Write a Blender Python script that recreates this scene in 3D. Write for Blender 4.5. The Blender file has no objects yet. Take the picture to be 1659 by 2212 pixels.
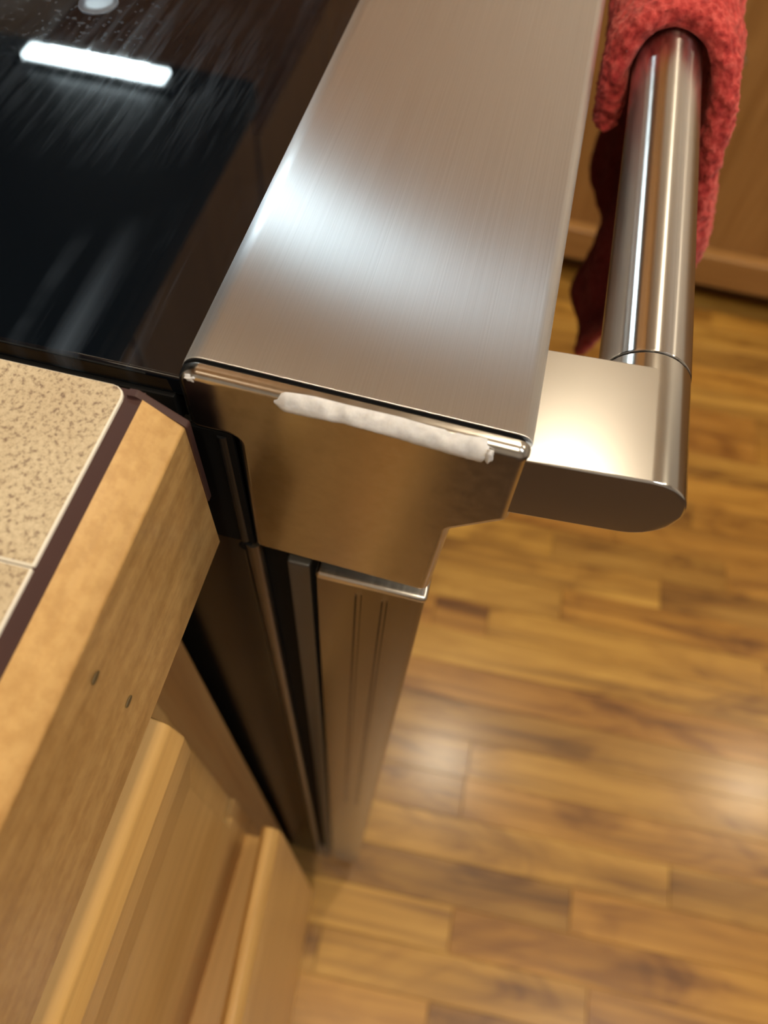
import bpy, bmesh, math, random
from mathutils import Vector, Matrix, noise
random.seed(7)
S = bpy.context.scene
C = S.collection

# ------------------------------------------------------------------ camera
ZC = 1.025                                   # lens height above the floor
R = ((0.22807183, -0.97213495, 0.05419306),  # image right / down / forward in world axes
     (-0.83921854, -0.22449908, -0.49529022),
     (0.49365523, 0.06748192, -0.86703559))
cd = bpy.data.cameras.new('camera')
cam = bpy.data.objects.new('camera', cd); C.objects.link(cam)
m = Matrix.Identity(4)
for i in range(3):
    m[i][0] = R[0][i]; m[i][1] = -R[1][i]; m[i][2] = -R[2][i]
m[2][3] = ZC
cam.matrix_world = m
cd.sensor_fit = 'HORIZONTAL'; cd.sensor_width = 36.0
cd.lens = 36.0 * 1614.76 / 1659.0
cd.clip_start = 0.004; cd.clip_end = 30
cd.dof.use_dof = True; cd.dof.focus_distance = 0.160
cd.dof.aperture_fstop = (cd.lens / 1000) / 0.0021
S.camera = cam

# ------------------------------------------------------------------ world, exposure
w = bpy.data.worlds.new('world'); S.world = w; w.use_nodes = True
bg = w.node_tree.nodes['Background']
bg.inputs[0].default_value = (1.0, 0.82, 0.62, 1); bg.inputs[1].default_value = 0.02
S.view_settings.view_transform = 'Standard'
S.view_settings.look = 'None'
S.view_settings.gamma = 1.0
S.view_settings.use_curve_mapping = False
S.view_settings.exposure = 0.05
WARM = (1.0, 0.84, 0.60); WARM_P = 450.0
COOL = (0.78, 0.95, 1.0); COOL_P = 170.0

# ------------------------------------------------------------------ helpers
def tag(o, label=None, cat=None, group=None, kind=None):
    if label: o['label'] = label
    if cat: o['category'] = cat
    if group: o['group'] = group
    if kind: o['kind'] = kind
    return o

def empty(name, loc=(0, 0, 0)):
    o = bpy.data.objects.new(name, None); o.location = loc; o.empty_display_size = .05
    C.objects.link(o); return o

def link(name, me, mat, parent=None, smooth=35):
    o = bpy.data.objects.new(name, me); C.objects.link(o)
    if mat is not None:
        if isinstance(mat, (list, tuple)):
            for k in mat: me.materials.append(k)
        elif not me.materials: me.materials.append(mat)
    if smooth:
        for p in me.polygons: p.use_smooth = True
        me.set_sharp_from_angle(angle=math.radians(smooth))
    if parent is not None:
        o.parent = parent
        if parent.type == 'EMPTY': o.matrix_parent_inverse = Matrix.Translation(parent.location).inverted()
    if smooth and smooth < 60:
        wn = o.modifiers.new('weighted_normals', 'WEIGHTED_NORMAL'); wn.keep_sharp = True; wn.weight = 80
    return o

def to_mesh(bm, name):
    bmesh.ops.recalc_face_normals(bm, faces=bm.faces)
    me = bpy.data.meshes.new(name); bm.to_mesh(me); bm.free(); return me

def box_bm(x0, x1, y0, y1, z0, z1, bev=0.0, seg=2):
    bm = bmesh.new(); bmesh.ops.create_cube(bm, size=1)
    for v in bm.verts:
        v.co = Vector((x0 + (v.co.x + .5) * (x1 - x0), y0 + (v.co.y + .5) * (y1 - y0), z0 + (v.co.z + .5) * (z1 - z0)))
    if bev: bmesh.ops.bevel(bm, geom=list(bm.edges), offset=bev, segments=seg, profile=.5, affect='EDGES')
    return bm

def box(name, b, mat, parent=None, bev=0.0, seg=2):
    return link(name, to_mesh(box_bm(*b, bev=bev, seg=seg), name), mat, parent)

def round_poly(pts, radii, seg=6):
    out = []; n = len(pts)
    for i, p in enumerate(pts):
        r = radii[i] if isinstance(radii, (list, tuple)) else radii
        p = Vector(p); a = (Vector(pts[i - 1]) - p); b = (Vector(pts[(i + 1) % n]) - p)
        if r <= 0: out.append(p); continue
        a.normalize(); b.normalize()
        ang = a.angle(b); t = r / math.tan(ang / 2)
        ce = p + (a + b).normalized() * (r / math.sin(ang / 2))
        s = p + a * t; e = p + b * t
        v0 = s - ce; v1 = e - ce
        a0 = math.atan2(v0.y, v0.x); d = math.atan2(v1.y, v1.x) - a0
        while d > math.pi: d -= 2 * math.pi
        while d < -math.pi: d += 2 * math.pi
        for k in range(seg + 1):
            f = a0 + d * k / seg
            out.append(ce + r * Vector((math.cos(f), math.sin(f))))
    return out

def area2(p): return sum(p[i - 1].x * p[i].y - p[i].x * p[i - 1].y for i in range(len(p))) / 2

def inset(poly, d):
    n = len(poly); sg = 1 if area2(poly) > 0 else -1; out = []
    for i in range(n):
        a = (poly[i] - poly[i - 1]).normalized(); b = (poly[(i + 1) % n] - poly[i]).normalized()
        na = Vector((-a.y, a.x)) * sg; nb = Vector((-b.y, b.x)) * sg
        t = (na + nb); t.normalize(); c = max(.3, t.dot(na))
        out.append(poly[i] + t * d / c)
    return out

def prism_x(poly, x0, x1, bev0=0.0, bev1=0.0, seg=4, skew=None):
    """extrude a (y,z) outline along x; ends get a rounded edge of radius bev"""
    poly = [Vector(p) for p in poly]; n = len(poly)
    rings = []
    if bev0:
        for k in range(seg + 1):
            f = math.pi / 2 * k / seg
            rings.append((x0 + bev0 * (1 - math.sin(f)), inset(poly, bev0 * (1 - math.cos(f)))))
        rings = rings[::-1]
    else: rings.append((x0, poly))
    if bev1:
        for k in range(seg + 1):
            f = math.pi / 2 * k / seg
            rings.append((x1 - bev1 * (1 - math.sin(f)), inset(poly, bev1 * (1 - math.cos(f)))))
    else: rings.append((x1, poly))
    # the first rings run from the flat end face outwards
    bm = bmesh.new(); vs = []
    if bev0: rings[:seg + 1] = sorted(rings[:seg + 1], key=lambda r: r[0])
    if bev1: rings[-seg - 1:] = sorted(rings[-seg - 1:], key=lambda r: r[0])
    for x, pl in rings:
        vs.append([bm.verts.new((x + (skew(p.x, x) if skew else 0), p.x, p.y)) for p in pl])
    for a, b in zip(vs[:-1], vs[1:]):
        for i in range(n):
            bm.faces.new((a[i - 1], a[i], b[i], b[i - 1]))
    bm.faces.new(vs[0]); bm.faces.new(vs[-1][::-1])
    bm.normal_update()
    bmesh.ops.triangulate(bm, faces=[f for f in bm.faces if len(f.verts) > 4])
    return bm

def cyl_x(y, z, r, x0, x1, seg=48, bev=.0006):
    return prism_x([(y + r * math.cos(2 * math.pi * k / seg), z + r * math.sin(2 * math.pi * k / seg)) for k in range(seg)], x0, x1, bev, bev, 2)

def cyl_z(x, y, r, z0, z1, seg=32, r1=None):
    bm = bmesh.new()
    bmesh.ops.create_cone(bm, cap_ends=True, segments=seg, radius1=r, radius2=r if r1 is None else r1, depth=z1 - z0,
                          matrix=Matrix.Translation((x, y, (z0 + z1) / 2)))
    return bm

# ------------------------------------------------------------------ materials
def newmat(name):
    mt = bpy.data.materials.new(name); mt.use_nodes = True
    nt = mt.node_tree; b = nt.nodes['Principled BSDF']
    return mt, nt, b

def N(nt, t, **kw):
    n = nt.nodes.new(t)
    for k, v in kw.items(): setattr(n, k, v)
    return n

def ramp(nt, fac, stops):
    r = N(nt, 'ShaderNodeValToRGB'); el = r.color_ramp.elements
    while len(el) < len(stops): el.new(.5)
    for e, (p, c) in zip(el, stops):
        e.position = p; e.color = (*c, 1) if len(c) == 3 else c
    nt.links.new(fac, r.inputs[0]); return r.outputs[0]

def coords(nt, scale, kind='Object', rand=False, rot=(0, 0, 0)):
    tc = N(nt, 'ShaderNodeTexCoord'); mp = N(nt, 'ShaderNodeMapping')
    mp.inputs['Scale'].default_value = scale; mp.inputs['Rotation'].default_value = rot
    nt.links.new(tc.outputs[kind], mp.inputs[0])
    if rand:
        oi = N(nt, 'ShaderNodeObjectInfo'); mul = N(nt, 'ShaderNodeMath', operation='MULTIPLY'); mul.inputs[1].default_value = 60
        nt.links.new(oi.outputs['Random'], mul.inputs[0]); nt.links.new(mul.outputs[0], mp.inputs['Location'])
    return mp.outputs[0]

def noise_t(nt, vec, scale, detail=4, rough=.55, dist=0.0):
    n = N(nt, 'ShaderNodeTexNoise'); n.inputs['Scale'].default_value = scale; n.inputs['Detail'].default_value = detail
    n.inputs['Roughness'].default_value = rough; n.inputs['Distortion'].default_value = dist
    nt.links.new(vec, n.inputs['Vector']); return n.outputs[0]

def bump(nt, b, h, strength, dist):
    n = N(nt, 'ShaderNodeBump'); n.inputs['Strength'].default_value = strength; n.inputs['Distance'].default_value = dist
    nt.links.new(h, n.inputs['Height']); nt.links.new(n.outputs[0], b.inputs['Normal']); return n

def mixc(nt, fac, a, b_, mode='MIX'):
    n = N(nt, 'ShaderNodeMix', data_type='RGBA', blend_type=mode)
    for s, v in ((0, fac), (6, a), (7, b_)):
        if hasattr(v, 'links') or hasattr(v, 'is_linked'): nt.links.new(v, n.inputs[s])
        else: n.inputs[s].default_value = v if s == 0 else (*v, 1)
    return n.outputs[2]

def plain(name, col, rough=.5, metal=0.0, spec=.5):
    mt, nt, b = newmat(name)
    v = coords(nt, (1, 1, 1)); f = noise_t(nt, v, 45, 3)
    c = ramp(nt, f, [(.3, tuple(k * .93 for k in col)), (.7, tuple(min(1, k * 1.05) for k in col))])
    nt.links.new(c, b.inputs['Base Color'])
    b.inputs['Roughness'].default_value = rough; b.inputs['Metallic'].default_value = metal
    b.inputs['Specular IOR Level'].default_value = spec
    return mt

def emit(name, col, strength):
    mt, nt, b = newmat(name)
    b.inputs['Base Color'].default_value = (.8, .8, .8, 1)
    b.inputs['Emission Color'].default_value = (*col, 1); b.inputs['Emission Strength'].default_value = strength
    return mt

def brushed(name, col, rough, aniso, tangent, grain, bstr=.12, rvar=.06):
    """brushed stainless steel; 'grain' is the noise scale per axis, highlights spread along 'tangent'"""
    mt, nt, b = newmat(name)
    v = coords(nt, grain); f = noise_t(nt, v, 1, 3, .6)
    c = ramp(nt, f, [(.3, tuple(k * .92 for k in col)), (.7, tuple(min(1, k * 1.06) for k in col))])
    nt.links.new(c, b.inputs['Base Color'])
    b.inputs['Metallic'].default_value = 1.0
    mr = N(nt, 'ShaderNodeMapRange'); mr.inputs['From Min'].default_value = .3; mr.inputs['From Max'].default_value = .7
    mr.inputs['To Min'].default_value = rough - rvar; mr.inputs['To Max'].default_value = rough + rvar
    nt.links.new(f, mr.inputs[0]); nt.links.new(mr.outputs[0], b.inputs['Roughness'])
    b.inputs['Anisotropic'].default_value = aniso
    if tangent:
        cx = N(nt, 'ShaderNodeCombineXYZ')
        for i in range(3): cx.inputs[i].default_value = tangent[i]
        nt.links.new(cx.outputs[0], b.inputs['Tangent'])
    if bstr: bump(nt, b, f, bstr, .0002)
    return mt

def wood(name, light, mid, dark, axis='x', rough=.32, scale=1.0, rand=False, coat=.3, figure=.0, objcol=False, blot=0.0, coat_r=.18):
    mt, nt, b = newmat(name)
    k = {'x': (3, 60, 60), 'y': (60, 3, 60), 'z': (60, 60, 3)}[axis]
    v = coords(nt, tuple(q * scale for q in k), rand=rand)
    f = noise_t(nt, v, 1.0, 5, .6, .6)
    col = ramp(nt, f, [(.28, dark), (.48, mid), (.72, light)])
    k2 = {'x': (8, 350, 350), 'y': (350, 8, 350), 'z': (350, 350, 8)}[axis]
    v2 = coords(nt, tuple(q * scale for q in k2), rand=rand); f2 = noise_t(nt, v2, 1, 2, .5)
    col = mixc(nt, .28, col, ramp(nt, f2, [(.3, (.55, .5, .42)), (.65, (1, 1, 1))]), 'MULTIPLY')
    if blot:
        k3 = {'x': (5, 16, 16), 'y': (16, 5, 16), 'z': (16, 16, 5)}[axis]
        v3 = coords(nt, tuple(q * scale for q in k3), rand=rand); f3 = noise_t(nt, v3, 1, 3, .6, 1.2)
        col = mixc(nt, blot, col, ramp(nt, f3, [(.30, (.34, .24, .20)), (.46, (.85, .8, .75)), (.6, (1, 1, 1))]), 'MULTIPLY')
    if figure:   # mottled cross figure of the wood itself
        v4 = coords(nt, (330, 330, 330)); f4 = noise_t(nt, v4, 1, 3, .6)
        col = mixc(nt, figure, col, ramp(nt, f4, [(.35, (.62, .52, .38)), (.6, (1.0, 1.0, 1.0))]), 'MULTIPLY')
    if objcol:
        oi = N(nt, 'ShaderNodeObjectInfo'); col = mixc(nt, 1.0, col, oi.outputs['Color'], 'MULTIPLY')
    nt.links.new(col, b.inputs['Base Color'])
    b.inputs['Roughness'].default_value = rough
    b.inputs['Coat Weight'].default_value = coat; b.inputs['Coat Roughness'].default_value = coat_r
    b.inputs['Specular IOR Level'].default_value = .32
    bump(nt, b, f2, .12, .0006)
    return mt

M = {}
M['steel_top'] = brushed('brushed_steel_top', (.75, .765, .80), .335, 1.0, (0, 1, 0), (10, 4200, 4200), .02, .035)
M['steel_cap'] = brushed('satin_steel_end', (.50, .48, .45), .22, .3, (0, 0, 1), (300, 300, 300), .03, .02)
M['steel_bracket'] = brushed('satin_steel_bracket', (.62, .61, .59), .19, .5, (1, 0, 0), (20, 20, 20), 0, 0)
M['steel_bar'] = brushed('polished_steel_bar', (.66, .65, .64), .20, .95, (1, 0, 0), (2, 900, 900), .015, .02)
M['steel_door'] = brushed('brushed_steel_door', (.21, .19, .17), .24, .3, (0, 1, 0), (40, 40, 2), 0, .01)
M['black_gap'] = plain('black_gap', (.004, .004, .004), .7, 0, .1)
M['black_enamel'] = plain('black_enamel', (.010, .009, .008), .24, 0, .3)
M['black_plastic'] = plain('black_plastic', (.008, .008, .008), .35, 0, .25)
M['gasket'] = plain('grey_gasket', (.05, .045, .04), .4)
M['wall'] = plain('cream_wall_paint', (.74, .72, .70), .8)
M['ceiling'] = plain('white_ceiling_paint', (.82, .80, .76), .85)
M['trim_white'] = plain('white_lamp_trim', (.8, .79, .76), .5)
M['warm'] = emit('warm_lamp_glow', WARM, WARM_P)
M['cool_strip'] = emit('cool_ceiling_glow', (.90, .94, .95), 42.0)
M['cool_dim'] = emit('cool_diffuser_glow', COOL, 36.0)
M['splash'] = plain('dark_splashback', (.02, .02, .022), .35)
M['cool'] = emit('cool_lamp_glow', COOL, COOL_P)
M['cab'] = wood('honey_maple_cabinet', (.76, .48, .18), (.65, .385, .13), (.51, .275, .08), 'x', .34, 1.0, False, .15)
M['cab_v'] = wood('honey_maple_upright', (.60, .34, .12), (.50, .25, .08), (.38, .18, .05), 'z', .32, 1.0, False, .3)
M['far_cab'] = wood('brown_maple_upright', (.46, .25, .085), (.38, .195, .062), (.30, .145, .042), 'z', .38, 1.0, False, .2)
M['far_cab_y'] = wood('brown_maple_rail', (.46, .25, .085), (.38, .195, .062), (.30, .145, .042), 'y', .38, 1.0, False, .2)
M['trim_wood'] = wood('golden_maple_edge', (.68, .44, .18), (.57, .345, .13), (.37, .195, .062), 'x', .30, .9, False, .3, .42)
M['plank'] = wood('acacia_plank', (.60, .355, .080), (.44, .240, .047), (.24, .120, .027), 'y', .36, .8, True, .30, 0, True, .85, .20)
M['grout'] = plain('dark_brown_grout', (.045, .016, .014), .55)
M['under'] = plain('dark_subfloor', (.06, .03, .012), .8)

def tile_material():
    mt, nt, b = newmat('speckled_beige_tile')
    v = coords(nt, (1, 1, 1), rand=True)
    f = noise_t(nt, v, 950, 5, .75); f2 = noise_t(nt, v, 45, 3, .6)
    c = ramp(nt, f, [(.37, (.24, .17, .12)), (.43, (.42, .33, .22)), (.50, (.56, .46, .31)), (.66, (.64, .54, .38))])
    c = mixc(nt, .5, c, ramp(nt, f2, [(.3, (.78, .72, .66)), (.6, (1, 1, 1))]), 'MULTIPLY')
    nt.links.new(c, b.inputs['Base Color']); b.inputs['Roughness'].default_value = .42
    bump(nt, b, f, .25, .0006)
    return mt
M['tile'] = tile_material()
M['tile_rim'] = plain('pale_tile_rim', (.82, .77, .67), .4)

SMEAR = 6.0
BAND = (0.07581, 0.0248)     # straight pale streak, fading along x: y = a + b x
def glass_material():
    mt, nt, b = newmat('black_ceramic_glass')
    # wiping smears: long streaks and cloudy film on the glass
    va = coords(nt, (12, 190, 1), rot=(0, 0, math.radians(2))); fa = noise_t(nt, va, 1, 4, .6, .4)
    vb = coords(nt, (10, 10, 10)); fb = noise_t(nt, vb, 1, 4, .6, .8)
    vc = coords(nt, (520, 520, 520)); fc = noise_t(nt, vc, 1, 2, .5)
    st = ramp(nt, fa, [(.50, (0, 0, 0)), (.72, (1, 1, 1))]); cl = ramp(nt, fb, [(.42, (0, 0, 0)), (.75, (1, 1, 1))])
    sm = mixc(nt, 1.0, st, cl, 'MULTIPLY')
    vd = coords(nt, (1, 1, 1)); dd = N(nt, 'ShaderNodeVectorMath', operation='DISTANCE'); nt.links.new(vd, dd.inputs[0])
    dd.inputs[1].default_value = (.195, .124, .911)
    near = ramp(nt, dd.outputs['Value'], [(.008, (1, 1, 1)), (.028, (0, 0, 0))])
    sp = mixc(nt, 1.0, ramp(nt, fc, [(.61, (0, 0, 0)), (.66, (1, 1, 1))]), near, 'MULTIPLY')
    ve = coords(nt, (30, 420, 1), rot=(0, 0, math.radians(SMEAR))); fe = noise_t(nt, ve, 1, 4, .65, .2)
    d2 = N(nt, 'ShaderNodeVectorMath', operation='DISTANCE'); nt.links.new(vd, d2.inputs[0]); d2.inputs[1].default_value = (.176, .101, .911)
    sm2 = mixc(nt, 1.0, ramp(nt, fe, [(.44, (0, 0, 0)), (.70, (.9, .9, .9))]), ramp(nt, d2.outputs['Value'], [(.010, (1, 1, 1)), (.042, (0, 0, 0))]), 'MULTIPLY')
    al = mixc(nt, 1.0, mixc(nt, 1.0, sm, sp, 'ADD'), sm2, 'ADD')
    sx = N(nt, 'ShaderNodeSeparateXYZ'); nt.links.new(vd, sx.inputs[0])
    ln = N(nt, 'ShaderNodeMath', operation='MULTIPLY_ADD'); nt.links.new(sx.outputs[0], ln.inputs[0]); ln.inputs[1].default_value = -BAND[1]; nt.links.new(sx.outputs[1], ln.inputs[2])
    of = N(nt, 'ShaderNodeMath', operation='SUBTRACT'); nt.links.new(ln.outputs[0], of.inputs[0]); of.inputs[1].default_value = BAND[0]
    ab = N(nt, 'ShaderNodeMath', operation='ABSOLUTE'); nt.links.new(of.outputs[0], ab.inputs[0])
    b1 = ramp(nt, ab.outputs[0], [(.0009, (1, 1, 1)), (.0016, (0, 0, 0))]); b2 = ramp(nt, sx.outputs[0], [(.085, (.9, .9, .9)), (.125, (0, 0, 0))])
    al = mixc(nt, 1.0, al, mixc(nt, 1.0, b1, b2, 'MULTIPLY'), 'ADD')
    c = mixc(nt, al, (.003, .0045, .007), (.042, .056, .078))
    nt.links.new(c, b.inputs['Base Color'])
    r = ramp(nt, sm, [(0, (.02, .02, .02)), (1, (.14, .14, .14))]); nt.links.new(r, b.inputs['Roughness'])
    b.inputs['IOR'].default_value = 1.5
    return mt
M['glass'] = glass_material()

def towel_material():
    mt, nt, b = newmat('red_terry_cloth')
    v = coords(nt, (1, 1, 1)); f = noise_t(nt, v, 420, 3, .6); g = noise_t(nt, v, 60, 3, .6)
    c = ramp(nt, f, [(.3, (.24, .020, .022)), (.5, (.46, .055, .050)), (.72, (.66, .12, .105))])
    c = mixc(nt, .4, c, ramp(nt, g, [(.35, (.7, .6, .6)), (.6, (1, 1, 1))]), 'MULTIPLY')
    nt.links.new(c, b.inputs['Base Color']); b.inputs['Roughness'].default_value = .95
    b.inputs['Sheen Weight'].default_value = .3; b.inputs['Sheen Roughness'].default_value = .5
    b.inputs['Sheen Tint'].default_value = (1, .45, .4, 1); b.inputs['Specular IOR Level'].default_value = .1
    bump(nt, b, f, .6, .0015)
    return mt
M['towel'] = towel_material()

def sealant_material():
    mt, nt, b = newmat('white_sealant')
    v = coords(nt, (1, 1, 1)); f = noise_t(nt, v, 500, 4, .6)
    c = ramp(nt, f, [(.3, (.56, .56, .58)), (.7, (.72, .72, .74))]); nt.links.new(c, b.inputs['Base Color'])
    b.inputs['Roughness'].default_value = .42
    b.inputs['Subsurface Weight'].default_value = .25; b.inputs['Subsurface Radius'].default_value = (.002, .0015, .001)
    b.inputs['Subsurface Scale'].default_value = .5
    bump(nt, b, f, .3, .0004)
    return mt
M['sealant'] = sealant_material()

# ------------------------------------------------------------------ room shell
def struct(o): o['kind'] = 'structure'; return o
XL, XR, YF, YB, ZH = -2.2, 1.95, -3.0, .70, 2.44
floor = struct(box('floor', (XL, XR, YF, YB, -.03, -.0085), M['under']))
struct(box('wall_back', (XL, XR, YB, YB + .06, -.03, ZH), M['wall']))
struct(box('wall_right', (XR, XR + .06, YF, YB, -.03, ZH), M['wall']))
struct(box('wall_left', (XL - .06, XL, YF, YB, -.03, ZH), M['wall']))
struct(box('wall_front', (XL, XR, YF - .06, YF, -.03, ZH), M['wall']))
struct(box('ceiling', (XL, XR, YF, YB, ZH, ZH + .05), M['ceiling']))

# wooden strip floor: rows run out from the cooker front
ROW, X0R, TILT = .0505, .019, math.radians(1.9)
tones = [(1.0, .98, .95), (.82, .78, .76), (1.1, 1.08, 1.0), (.92, .80, .74), (1.04, .95, .82), (.74, .68, .66), (1.12, 1.12, 1.08), (.98, .9, .84)]
fixed = {9: [.30, -.213, -.75], 8: [.26, -.03, -.11, -.515], 10: [.2, -.36, -.8], 7: [.18, -.62], 6: [.33, -.55], 5: [.2, -.70], 4: [.22, -.118, -.60],
         3: [.25, -.118, -.66], 2: [.16, -.39, -.80], 1: [.12, -.27, -.72], 0: [.2, -.13, -.52], -1: [.02, -.30, -.8], -2: [.15, -.12, -.6]}
ftone = {(8, 1): 3, (8, 2): 3, (8, 3): 2, (9, 1): 0, (9, 2): 4, (7, 1): 6, (6, 1): 3, (5, 1): 1, (4, 1): 0, (4, 2): 0, (3, 2): 7, (2, 1): 6, (2, 2): 0, (1, 1): 1, (1, 2): 4, (0, 2): 4}
rows = list(range(-8, 25))
for k in rows:
    js = fixed.get(k)
    if js is None:
        js = [.25 - random.random() * .2]
        while js[-1] > -.75: js.append(js[-1] - .22 - random.random() * .33)
    ends = [.45] + js + [-1.05]
    for i in range(len(ends) - 1):
        y1, y0 = ends[i], ends[i + 1]; L = y1 - y0 - .0003
        bm = box_bm(-ROW / 2 + .00015, ROW / 2 - .00015, -L / 2, L / 2, -.008, 0, .0004, 1)
        o = link('plank', to_mesh(bm, 'plank'), M['plank'], None, 0)
        cx = X0R + ROW * (k + .5); cy = (y0 + y1) / 2
        o.location = (cx + math.tan(TILT) * (-cy - .25), cy, random.uniform(-.0002, .0002))
        o.rotation_euler.z = TILT
        o.parent = floor
        t = tones[ftone.get((k, i), random.randrange(len(tones)))]; j = random.uniform(.95, 1.05)
        o.color = (t[0] * j, t[1] * j, t[2] * j, 1)

# ------------------------------------------------------------------ the cooker
X0 = .0808                                    # its near end
ran = tag(empty('cooker', (.46, .33, 0)), 'stainless steel cooker with black glass top and long bar handle', 'cooker')
sk = lambda y, x: .024 * (y + .0147) * max(0, 1 - (x - X0) / .06)
Zt = .915
prof = [(.0543, .8962), (.0543, Zt), (-.0147, Zt), (-.0152, .8900), (-.0041, .8803), (-.0026, .8455), (.0448, .8470), (.0439, .8965)]
rad = [.0026, .0048, .0028, .0030, .0030, .0026, .0026, .0020]
pp = round_poly(prof, rad, 6)
shell = link('front_panel', to_mesh(prism_x(pp, X0 + .0040, .842, .00025, .002, 2, sk), 'front_panel'), M['steel_top'], ran, 30)
tag(shell, 'long brushed steel top panel with a bright soft band')
core = inset(pp, .0011)
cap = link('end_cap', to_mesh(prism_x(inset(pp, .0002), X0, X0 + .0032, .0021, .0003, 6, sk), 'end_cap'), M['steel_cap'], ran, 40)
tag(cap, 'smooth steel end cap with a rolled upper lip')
link('seam', to_mesh(prism_x(core, X0 + .0028, X0 + .0045, 0, 0, 2, sk), 'seam'), M['black_gap'], ran, 30)

# bead of white sealant pressed onto the rolled lip
def sealant():
    bm = bmesh.new(); rings = []
    y0, y1, n, k = .0342, -.0068, 60, 18
    botp = [(.0342, .9122), (.0325, .9104), (.027, .9106), (.0206, .9112), (.016, .9112), (.0099, .9107), (.004, .9102), (-.002, .9098), (-.0060, .9095), (-.0068, .9110)]
    topp = [(.0342, .9132), (.0325, .9146), (.027, .9150), (.0206, .9149), (.0099, .9150), (.004, .9148), (-.002, .9147), (-.0060, .9150), (-.0068, .9142)]
    def itp(t, y):
        for (a, va), (b, vb) in zip(t[:-1], t[1:]):
            if a >= y >= b: return va + (vb - va) * (a - y) / (a - b)
        return t[-1][1]
    for i in range(n + 1):
        y = y0 + (y1 - y0) * i / n
        zb, zt = itp(botp, y), itp(topp, y)
        e = min(1, (i + .6) / 5) ** .5 * min(1, (n - i + 1.2) / 2.5) ** .5
        ring = []
        for j in range(k):
            a = 2 * math.pi * j / k
            z = (zb + zt) / 2 + (zt - zb) / 2 * math.sin(a)
            xs = X0 + .0001 + (.0012 if z > .9128 else 0) * (z - .9128) / .0022
            x = xs - .0013 * e * math.cos(a)
            q = noise.noise(Vector((x, y, z)) * 420) * .00028 + noise.noise(Vector((x, y * 1.0, z)) * 1300) * .00012
            x += sk(y, X0)
            ring.append(bm.verts.new((x - q * 1.2, y, z + q)))
        rings.append(ring)
    for a, b in zip(rings[:-1], rings[1:]):
        for j in range(k): bm.faces.new((a[j - 1], a[j], b[j], b[j - 1]))
    bm.faces.new(rings[0]); bm.faces.new(rings[-1])
    return to_mesh(bm, 'sealant_bead')
sl = link('sealant_bead', sealant(), M['sealant'], cap, 60)
tag(sl, 'uneven white bead of sealant along the rolled lip')
def blob(name, c, s, seed, mat, par):
    bm = bmesh.new(); bmesh.ops.create_icosphere(bm, subdivisions=3, radius=1)
    for v in bm.verts:
        q = 1 + .45 * noise.noise(v.co * 1.7 + Vector((seed, 0, 0)))
        v.co = Vector((c[0] + v.co.x * s[0] * q, c[1] + v.co.y * s[1] * q, c[2] + v.co.z * s[2] * q))
    return link(name, to_mesh(bm, name), mat, par, 80)
tag(blob('sealant_crumb', (X0 + .0020, .0508, .9128), (.0006, .0013, .0009), 3.1, M['sealant'], cap), 'small white crumb of sealant at the corner')
blob('sealant_crumb', (X0 - .0004, -.0071, .9126), (.0007, .0008, .0019), 5.7, M['sealant'], cap)

# bar handle and its bracket
BY, BZ, BR = -.0369, ZC - .1222, .0096
bp = [Vector((-.0135, BZ + BR)), Vector((BY, BZ + BR))]
for k in range(1, 24):
    a = math.pi / 2 + math.pi * k / 24
    bp.append(Vector((BY + BR * math.cos(a), BZ + BR * math.sin(a))))
bp += [Vector((BY, BZ - BR)), Vector((-.0135, BZ - BR))]
skb = lambda y, x: .06 * (-.0147 - y)
brk = link('handle_bracket', to_mesh(prism_x(bp, X0 + .0006, X0 + .0288, .0006, .0005, 3, skb), 'handle_bracket'), M['steel_bracket'], ran, 35)
tag(brk, 'matt steel bracket with a rounded end')
bx = X0 + .0288
cr = link('bracket_collar', to_mesh(cyl_x(BY, BZ, BR, bx - .004, bx + .0052, 64, .0003), 'bracket_collar'), M['steel_bracket'], ran, 35)
bar = link('handle_bar', to_mesh(cyl_x(BY, BZ, BR + .0001, bx + .0056, .80, 96, .0004), 'handle_bar'), M['steel_bar'], ran, 35)
tag(bar, 'polished round steel handle bar with bright stripes')
link('handle_joint', to_mesh(cyl_x(BY, BZ, BR - .0005, bx + .004, bx + .007, 48, 0), 'handle_joint'), M['black_gap'], ran, 35)
link('handle_bracket', to_mesh(prism_x(bp, .792, .82, .0006, .0005, 3), 'handle_bracket'), M['steel_bracket'], ran, 35)

# cooktop
gl = [(.0505, .9055), (.0505, .9110), (.655, .9110), (.655, .9055)]
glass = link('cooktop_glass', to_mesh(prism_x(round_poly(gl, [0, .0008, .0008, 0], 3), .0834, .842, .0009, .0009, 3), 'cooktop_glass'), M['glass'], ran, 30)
tag(glass, 'black ceramic glass with wiping smears')
box('cooktop_rim', (.0826, .842, .0555, .66, .896, .9056), M['black_plastic'], ran, .0006)
# dried spill on the glass
def spill():
    bm = bmesh.new(); n = 40; cx, cy = .2035, .1230
    def ring(s, z):
        out = []
        for k in range(n):
            a = 2 * math.pi * k / n; r = .0062 * s * (1 + .12 * math.sin(2 * a + .6) + .06 * math.sin(3 * a))
            out.append(bm.verts.new((cx + r * 1.1 * math.cos(a), cy + r * .95 * math.sin(a), z)))
        return out
    rs = [ring(1.0, .91095), ring(.97, .91125), ring(.90, .9112), ring(.86, .91105), ring(.5, .91112), ring(.2, .91115)]
    for a, b in zip(rs[:-1], rs[1:]):
        for k in range(n): bm.faces.new((a[k - 1], a[k], b[k], b[k - 1]))
    bm.faces.new(rs[-1]); bm.faces.new(rs[0])
    return to_mesh(bm, 'dried_spill')
M['spill'] = plain('bluish_dried_spill', (.06, .075, .11), .3)
tag(link('dried_spill', spill(), M['spill'], glass, 60), 'pale bluish dried spill with a raised rim')

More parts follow.
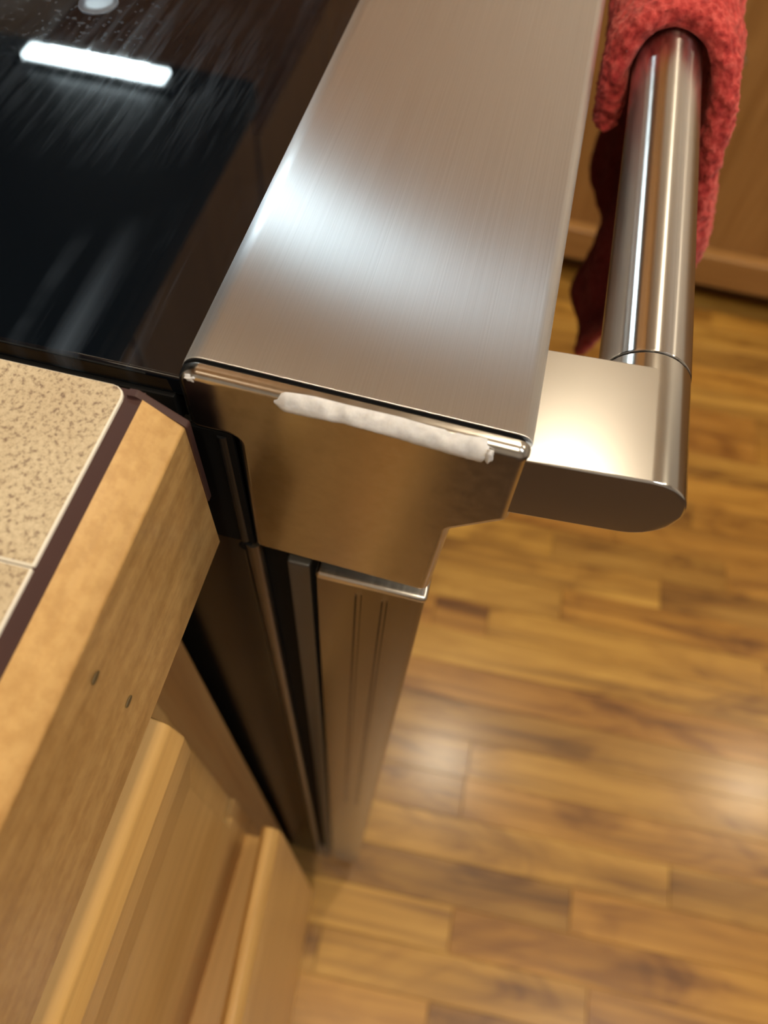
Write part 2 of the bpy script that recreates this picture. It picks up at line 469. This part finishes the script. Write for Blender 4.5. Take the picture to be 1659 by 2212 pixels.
# body side, flange, gaps, gasket
side = box('side_panel', (.0834, .0850, .0482, .655, .02, .8975), M['black_enamel'], ran, .0004)
tag(side, 'glossy black side panel')
box('side_panel', (.8405, .842, .0482, .655, .02, .8975), M['black_enamel'], ran, .0004)
M['flange'] = plain('dark_steel_flange', (.11, .085, .06), .3, .8)
link('side_flange', to_mesh(cyl_z(.0848, .0460, .0023, .02, .845, 20), 'side_flange'), M['flange'], ran, 60)
link('side_flange', to_mesh(cyl_z(.0832, .0472, .0012, .8485, .8955, 20), 'side_flange'), M['black_plastic'], ran, 60)
box('recess_cover', (.0827, .0836, .0447, .0565, .8480, .8968), M['black_gap'], ran)
box('body_front', (.0865, .838, .0370, .0480, .02, .8965), M['black_gap'], ran)
box('inner_box', (.09, .838, .049, .65, .02, .895), M['black_gap'], ran)
box('door_gasket', (.0842, .838, .0302, .0372, .10, .838), M['gasket'], ran, .0012)
box('door_back', (.0872, .836, .0270, .0305, .10, .838), M['black_gap'], ran)
link('screw_hole', to_mesh(cyl_x(.0475, .8435, .0022, .0830, .0845, 20, .0003), 'screw_hole'), M['black_gap'], ran, 40)

# oven door: steel slab with a pressed groove in its side
def door_bm(z0, z1, gz0, gz1):
    """side sheet with two ribs, on a slab"""
    bm = bmesh.new()
    ys = [.0276, .0168, .0163, .0152, .0147, .0092, .0087, .0078, .0073, -.0006, -.0024, -.0026]
    dx = [0, 0, .0008, .0008, 0, 0, .0008, .0008, 0, 0, .0006, .0024]
    zs = [(z0, 0), (gz0 - .004, 0), (gz0, 1), (gz1, 1), (gz1 + .003, 0), (z1, 0)]
    g = [[bm.verts.new((X0 + .0006 + (dx[i] * (f if 1 <= i <= 8 else 1)), ys[i], z)) for i in range(len(ys))] for z, f in zs]
    for a, b in zip(g[:-1], g[1:]):
        for i in range(len(ys) - 1): bm.faces.new((a[i], a[i + 1], b[i + 1], b[i]))
    f0 = [bm.verts.new((.839, -.0026, z)) for z, _ in zs]; f1 = [bm.verts.new((.839, .0276, z)) for z, _ in zs]
    for k in range(len(zs) - 1):
        bm.faces.new((g[k][-1], f0[k], f0[k + 1], g[k + 1][-1])); bm.faces.new((f0[k], f1[k], f1[k + 1], f0[k + 1])); bm.faces.new((f1[k], g[k][0], g[k + 1][0], f1[k + 1]))
    bm.faces.new(g[0] + [f0[0], f1[0]]); bm.faces.new(g[-1] + [f0[-1], f1[-1]])
    return bm
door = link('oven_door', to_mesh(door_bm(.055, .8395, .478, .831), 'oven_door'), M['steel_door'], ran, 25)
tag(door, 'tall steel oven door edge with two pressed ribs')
link('door_top_trim', to_mesh(prism_x(round_poly([(.0280, .8385), (.0280, .8418), (-.0030, .8418), (-.0030, .8385)], .0013, 4), X0 + .0002, .839, .0010, .001, 3), 'door_top_trim'), M['steel_bar'], ran, 35)
box('oven_window', (.16, .76, -.0032, -.0024, .36, .66), M['black_enamel'], ran, .0003)
box('door_foot', (X0 + .0006, .839, .0000, .0270, .045, .0565), M['steel_bar'], ran, .001)
for xx in (.12, .80):
    for yy in (.09, .60):
        link('levelling_foot', to_mesh(cyl_z(xx, yy, .018, 0, .022, 20), 'levelling_foot'), M['black_plastic'], ran, 40)
box('toe_panel', (.0840, .838, .0310, .0480, .004, .10), M['black_enamel'], ran, .001)

# ------------------------------------------------------------------ red towel over the bar
def cr_spline(P, n):
    out = []; m_ = len(P) - 1
    for i in range(n + 1):
        u = i / n * m_; k = min(int(u), m_ - 1); t = u - k
        p0 = P[max(k - 1, 0)]; p1 = P[k]; p2 = P[k + 1]; p3 = P[min(k + 2, m_)]
        out.append(.5 * ((2 * p1) + (p2 - p0) * t + (2 * p0 - 5 * p1 + 4 * p2 - p3) * t * t + (3 * p1 - p0 - 3 * p2 + p3) * t ** 3))
    return out
def towel():
    c = lambda a, r=.0165: (BY + r * math.cos(math.radians(a)), BZ + r * math.sin(math.radians(a)))
    P = [(.232, -.0245, .884), (.231, -.0238, .895), (.232,) + c(3, .0146), (.235,) + c(45, .0146), (.238,) + c(90, .0147), (.234,) + c(135, .0155), (.228,) + c(178, .0175),
         (.224, -.0580, .885), (.222, -.0620, .868), (.224, -.0665, .850), (.234, -.0665, .825), (.250, -.0620, .800), (.268, -.0600, .772), (.285, -.0580, .745), (.300, -.0560, .715)]
    P = [Vector(p) for p in P]
    ns, nt = 260, 200; W = .34
    E_ = cr_spline(P, ns)
    half = []
    G = []
    for i, e in enumerate(E_):
        row = []
        for j in range(nt + 1):
            t = j / nt; s = i / ns
            p = e + Vector((W * t ** 1.5, 0, 0))
            # soft folds running down the cloth
            hang = max(0, min(1, (s - .50) / .25))
            p.y += (.006 * hang * math.sin(t * 17 + 1.3 + s * 5) + .0035 * noise.noise(Vector((p.x * 45, s * 6, 1.7)))) * min(1, t * 5) * (-1 if s > .4 else .2)
            p.z += .002 * noise.noise(Vector((p.x * 60, p.y * 60, p.z * 60)))
            row.append(p)
        G.append(row)
    def normal(i, j):
        a = G[min(i + 1, ns)][j] - G[max(i - 1, 0)][j]; b = G[i][min(j + 1, nt)] - G[i][max(j - 1, 0)]
        return a.cross(b).normalized()
    bm = bmesh.new()
    top = []; bot = []
    for i in range(ns + 1):
        ra = []; rb = []
        for j in range(nt + 1):
            n = normal(i, j); p = G[i][j]
            dx_ = (p - G[i][0]).length; ds = min(i, ns - i) / ns * .30
            e = min(1, math.sqrt(max(0, 1 - max(0, 1 - dx_ / .005) ** 2))) * min(1, math.sqrt(max(0, 1 - max(0, 1 - ds / .005) ** 2)))
            h = .0038 * max(e, .08)
            for sgn, lst in ((1, ra), (-1, rb)):
                q = p + n * (h * sgn)
                d = .0007 * noise.noise(q * 420) + .0008 * noise.noise(q * 800) + .0010 * noise.noise(q * 90)
                if (q - Vector((q.x, BY, BZ))).length < .0135: d = max(d, 0) * .3
                lst.append(bm.verts.new(q + n * (sgn * d) + Vector((.0012 * noise.noise(q * 420 + Vector((9, 0, 0))) * (1 - e), 0, 0))))
        top.append(ra); bot.append(rb)
    for i in range(ns):
        for j in range(nt):
            bm.faces.new((top[i][j], top[i][j + 1], top[i + 1][j + 1], top[i + 1][j]))
            bm.faces.new((bot[i][j + 1], bot[i][j], bot[i + 1][j], bot[i + 1][j + 1]))
        bm.faces.new((top[i][0], top[i + 1][0], bot[i + 1][0], bot[i][0])); bm.faces.new((top[i + 1][nt], top[i][nt], bot[i][nt], bot[i + 1][nt]))
    for j in range(nt):
        bm.faces.new((top[0][j + 1], top[0][j], bot[0][j], bot[0][j + 1])); bm.faces.new((top[ns][j], top[ns][j + 1], bot[ns][j + 1], bot[ns][j]))
    return to_mesh(bm, 'towel')
tag(link('towel', towel(), M['towel'], None, 180), 'red terry towel draped over the steel handle bar', 'towel')

# ------------------------------------------------------------------ tiled counter with a wooden edge
XE = .0757; XW = -.75
ct = tag(empty('countertop', (-.3, .35, .86)), 'beige speckled tile countertop with golden wood front edge', 'countertop')
zt = ZC - .112
trimp = [(.0576, zt - .0004), (.0505, zt - .0066), (.0502, ZC - .1665), (.0620, ZC - .1665), (.0620, zt - .011), (.0576, zt - .011), (.0576, zt - .0004)]
tr = link('wood_edge', to_mesh(prism_x(round_poly(trimp, [0, .0012, .0008, 0, 0, 0, 0], 3), XW, XE), 'wood_edge'), M['trim_wood'], ct, 30)
tag(tr, 'bevelled golden wood edge strip')
knot = plain('dark_wood_fleck', (.10, .07, .03), .5)
for px, pz, s in ((.0280, ZC - .1272, .62), (.0297, ZC - .1479, .62)):
    bm = cyl_x(0, 0, .0011 * s, -.0001, .0001, 16, 0)
    for v in bm.verts: v.co = Vector((px + v.co.z * 1.9, .05005 + v.co.x, pz + v.co.y * 1.0))
    link('wood_fleck', to_mesh(bm, 'wood_fleck'), knot, tr, 0)
gp = [(.0577, zt - .0006), (.0577, zt - .010), (.64, zt - .010), (.64, zt - .0006)]
link('grout_bed', to_mesh(prism_x(gp, XW, XE + .0018), 'grout_bed'), M['grout'], ct, 0)
endp = [(.0606, zt + .0001), (.0588, zt + .0002), (.0500, zt - .0064), (.0499, ZC - .146), (.0606, ZC - .146)]
tag(link('end_band', to_mesh(prism_x(round_poly(endp, [0, .001, .001, 0, 0], 3), XE, XE + .0018, 0, .0004, 2), 'end_band'), M['grout'], ct, 30), 'dark brown band on the end')
box('sub_top', (XW, XE, .062, .66, ZC - .166, zt - .010), M['cab'], ct)
ROWY = [(.0610, .150), (.153, .250), (.253, .350), (.353, .450), (.453, .550), (.553, .640)]
cols = [(.03915, .0776)]
x = .0390
while x > XW + .02:
    cols.append((max(x - .099, XW), x)); x -= .1005
for (x0, x1) in cols:
    for (y0, y1) in ROWY:
        pl = round_poly([(x0, y0), (x1, y0), (x1, y1), (x0, y1)], [.0005, .0030 if x1 > .07 else .0005, .0005, .0005], 4)
        bm = bmesh.new(); rg = []
        wob = lambda p: Vector((p.x, p.y)) 
        for d, z in ((0, zt - .008), (0, zt - .0007), (.0001, zt - .0001), (.0004, zt + .0002)):
            q = inset([Vector(p) for p in pl], d); rg.append([bm.verts.new((p.x, p.y, z)) for p in q])
        for a, b in zip(rg[:-1], rg[1:]):
            for i in range(len(a)):
                f = bm.faces.new((a[i - 1], a[i], b[i], b[i - 1])); f.material_index = 1
        bm.faces.new(rg[-1]); bm.faces.new(rg[0][::-1])
        link('tile', to_mesh(bm, 'tile'), [M['tile'], M['tile_rim']], ct, 30)

# ------------------------------------------------------------------ drawer unit under the counter
cb = tag(empty('base_cabinet', (-.3, .36, 0)), 'honey coloured wooden drawer cabinet under the tiled counter', 'cabinet')
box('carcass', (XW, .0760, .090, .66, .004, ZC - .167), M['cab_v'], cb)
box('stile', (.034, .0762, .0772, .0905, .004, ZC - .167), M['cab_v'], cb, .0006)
box('top_rail', (XW, .034, .0772, .0905, ZC - .20, ZC - .167), M['cab'], cb, .0004)
def drawer(zt_, h, xe):
    zz = lambda d: zt_ - d
    p = [(.0690, zz(0)), (.0580, zz(.0004)), (.0525, zz(.0045)), (.0503, zz(.0150)), (.0512, zz(.0300)), (.0545, zz(.0480)), (.0585, zz(.0700)), (.0625, zz(.0930)), (.0640, zz(.1000)), (.0652, zz(.1030)), (.0655, zz(h)), (.0690, zz(h))]
    dr = link('drawer', to_mesh(prism_x(round_poly(p, [0, .003, .004, .006, .008, .01, .01, .004, .001, .001, 0, 0], 4), XW + .02, xe, 0, .0012, 2), 'drawer'), M['cab'], cb, 40)
    box('drawer_board', (XW + .01, xe + .0125, .0690, .0771, zz(h), zz(.004)), M['cab'], dr, .0012)
    return dr
drawer(ZC - .1858, .2220, .0355)
def lower_door():
    z = lambda d: ZC - d
    p = [(.0770, z(.4120)), (.0660, z(.4120)), (.0655, z(.4800)), (.0535, z(.4800)), (.0505, z(.4150)), (.0480, z(.4108)), (.0445, z(.4105)), (.0408, z(.4160)), (.0400, z(.4300)), (.0400, z(.9850)), (.0770, z(.9850))]
    bm = prism_x(round_poly(p, [0, 0, 0, 0, .001, .001, .002, .003, .003, .001, 0], 4), -.24, .0400, .001, .001, 2)
    for v in bm.verts:                       # the door face leans out towards its free side
        if v.co.y < .06: v.co.y += .085 * (v.co.x - .040)
    d = link('cabinet_door', to_mesh(bm, 'cabinet_door'), M['cab'], cb, 40)
    tag(d, 'lower cabinet door with a rounded upper edge')
    box('hinge_board', (.030, .0500, .0690, .0771, ZC - .985, ZC - .420), M['cab'], cb, .0012)
    return d
lower_door()
box('plinth', (XW + .01, .0440, .0480, .0900, .001, ZC - .9880), M['cab'], cb, .002)

# ------------------------------------------------------------------ cabinets across the corner
fc = tag(empty('corner_cabinet', (1.5, -.6, 0)), 'brown wooden base cabinet standing at the far side of the floor', 'cabinet')
FX = 1.185
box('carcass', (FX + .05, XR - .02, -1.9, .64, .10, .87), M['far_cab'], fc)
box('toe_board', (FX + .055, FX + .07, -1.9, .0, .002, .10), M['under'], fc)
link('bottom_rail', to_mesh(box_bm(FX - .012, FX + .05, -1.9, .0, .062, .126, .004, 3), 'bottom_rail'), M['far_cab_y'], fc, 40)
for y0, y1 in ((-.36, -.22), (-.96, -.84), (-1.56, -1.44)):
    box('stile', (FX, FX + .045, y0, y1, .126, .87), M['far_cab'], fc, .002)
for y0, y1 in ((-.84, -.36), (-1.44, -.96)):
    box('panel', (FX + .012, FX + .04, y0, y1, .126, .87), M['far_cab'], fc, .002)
box('panel', (FX + .012, FX + .04, -.22, .05, .126, .87), M['far_cab'], fc, .002)
link('knob', to_mesh(cyl_x(-.27, .45, .013, FX - .022, FX + .001, 24, .003), 'knob'), M['steel_bar'], fc, 40)
tag(box('corner_worktop', (FX - .02, XR - .01, -1.9, .69, .872, .912), M['cab'], None, .004), 'wooden slab worktop on the corner cabinet', 'worktop')
rc = tag(empty('side_cabinet', (1.0, .36, 0)), 'wooden base cabinet between the cooker and the corner', 'cabinet')
box('carcass', (.852, FX - .02, .09, .66, .10, .87), M['cab_v'], rc)
box('cabinet_door', (.86, FX - .03, .070, .089, .12, .86), M['cab_v'], rc, .003)
tag(box('side_worktop', (.850, FX - .022, .05, .69, .872, .912), M['cab'], None, .004), 'short wooden worktop right of the cooker', 'worktop')

# wall cupboards and hood (seen mirrored in the glass and the steel)
def cupboard(name, b, label, front, n):
    x0, x1, y0, y1, z0, z1 = b
    e = tag(empty(name, ((x0 + x1) / 2, (y0 + y1) / 2, z0)), label, 'cupboard')
    box('carcass', b, M['far_cab'], e, .002)
    for k in range(n):
        if front == 'y':
            a0 = x0 + (x1 - x0) * k / n; a1 = x0 + (x1 - x0) * (k + 1) / n
            box('cupboard_door', (a0 + .004, a1 - .004, y0 - .02, y0, z0 + .004, z1 - .004), M['far_cab'], e, .003)
        else:
            a0 = y0 + (y1 - y0) * k / n; a1 = y0 + (y1 - y0) * (k + 1) / n
            box('cupboard_door', (x0 - .02, x0, a0 + .004, a1 - .004, z0 + .004, z1 - .004), M['far_cab'], e, .003)
    return e
cupboard('wall_cupboard', (.870, 1.52, .36, .695, 1.415, 2.15), 'wooden wall cupboard right of the cooker hood', 'y', 2)
cupboard('corner_cupboard', (1.56, 1.945, .15, .695, 1.40, 2.15), 'wooden wall cupboard over the corner worktop', 'x', 1)
cupboard('wall_cupboard', (-.75, .060, .36, .695, 1.415, 2.15), 'wooden wall cupboard over the tiled counter', 'y', 2)
hd = tag(empty('cooker_hood', (.46, .5, 1.326)), 'black cooker hood above the glass top', 'hood')
box('hood_body', (.085, .842, .325, .695, 1.334, 1.362), M['black_enamel'], hd, .004)
box('hood_base', (.087, .840, .328, .695, 1.326, 1.335), M['black_plastic'], hd, .001)
box('hood_switch', (.70, .80, .3235, .326, 1.342, 1.354), M['black_plastic'], hd, .0005)
cupboard('hood_cupboard', (.075, .848, .355, .695, 1.364, 2.15), 'wooden wall cupboard above the black hood', 'y', 2)
tag(box('splashback', (.085, .848, .690, .699, .914, 1.325), M['splash'], None, .001), 'dark splashback panel on the wall behind the cooker', 'splashback')

# ------------------------------------------------------------------ lamps
ul = tag(empty('hood_lamp', (.80, .508, 1.315)), 'short cool white strip lamp under the black hood', 'lamp')
box('lamp_housing', (.784, .818, .408, .606, 1.3195, 1.326), M['black_plastic'], ul, .002)
box('lamp_diffuser', (.7885, .8135, .4215, .5945, 1.3150, 1.320), M['cool_dim'], ul, .001)
box('lamp_tube', (.7905, .8085, .445, .566, 1.3125, 1.3152), M['cool'], ul, .001)
LAMPS = [(.79, -.27, .055, 'recessed warm ceiling lamp nearest the cooker'), (.98, -1.66, .055, 'recessed warm ceiling lamp by the corner cupboards'),
         (-.62, -.12, .055, 'recessed warm ceiling lamp over the tiled counter')]
for lx, ly, lr, lab in LAMPS:
    e = tag(empty('ceiling_lamp', (lx, ly, ZH)), lab, 'lamp', 'recessed ceiling lamps')
    bm = bmesh.new(); n = 40; rs = []
    for r, z in ((lr + .022, ZH - .001), (lr + .022, ZH - .006), (lr + .002, ZH - .010), (lr, ZH - .003)):
        rs.append([bm.verts.new((lx + r * math.cos(2 * math.pi * k / n), ly + r * math.sin(2 * math.pi * k / n), z)) for k in range(n)])
    for a, b in zip(rs[:-1], rs[1:]):
        for k in range(n): bm.faces.new((a[k - 1], a[k], b[k], b[k - 1]))
    link('lamp_trim', to_mesh(bm, 'lamp_trim'), M['trim_white'], e, 40)
    link('lamp_bulb', to_mesh(cyl_z(lx, ly, lr, ZH - .008, ZH - .002, 40), 'lamp_bulb'), M['warm'], e, 40)

fl = tag(empty('strip_light', (-.4, -1.1, ZH)), 'cool white strip light on the ceiling over the open floor', 'lamp')
box('lamp_base', (-.50, -.30, -1.42, -.78, ZH - .022, ZH), M['trim_white'], fl, .003)
box('lamp_diffuser', (-.485, -.315, -1.405, -.795, ZH - .030, ZH - .0215), M['cool_strip'], fl, .002)
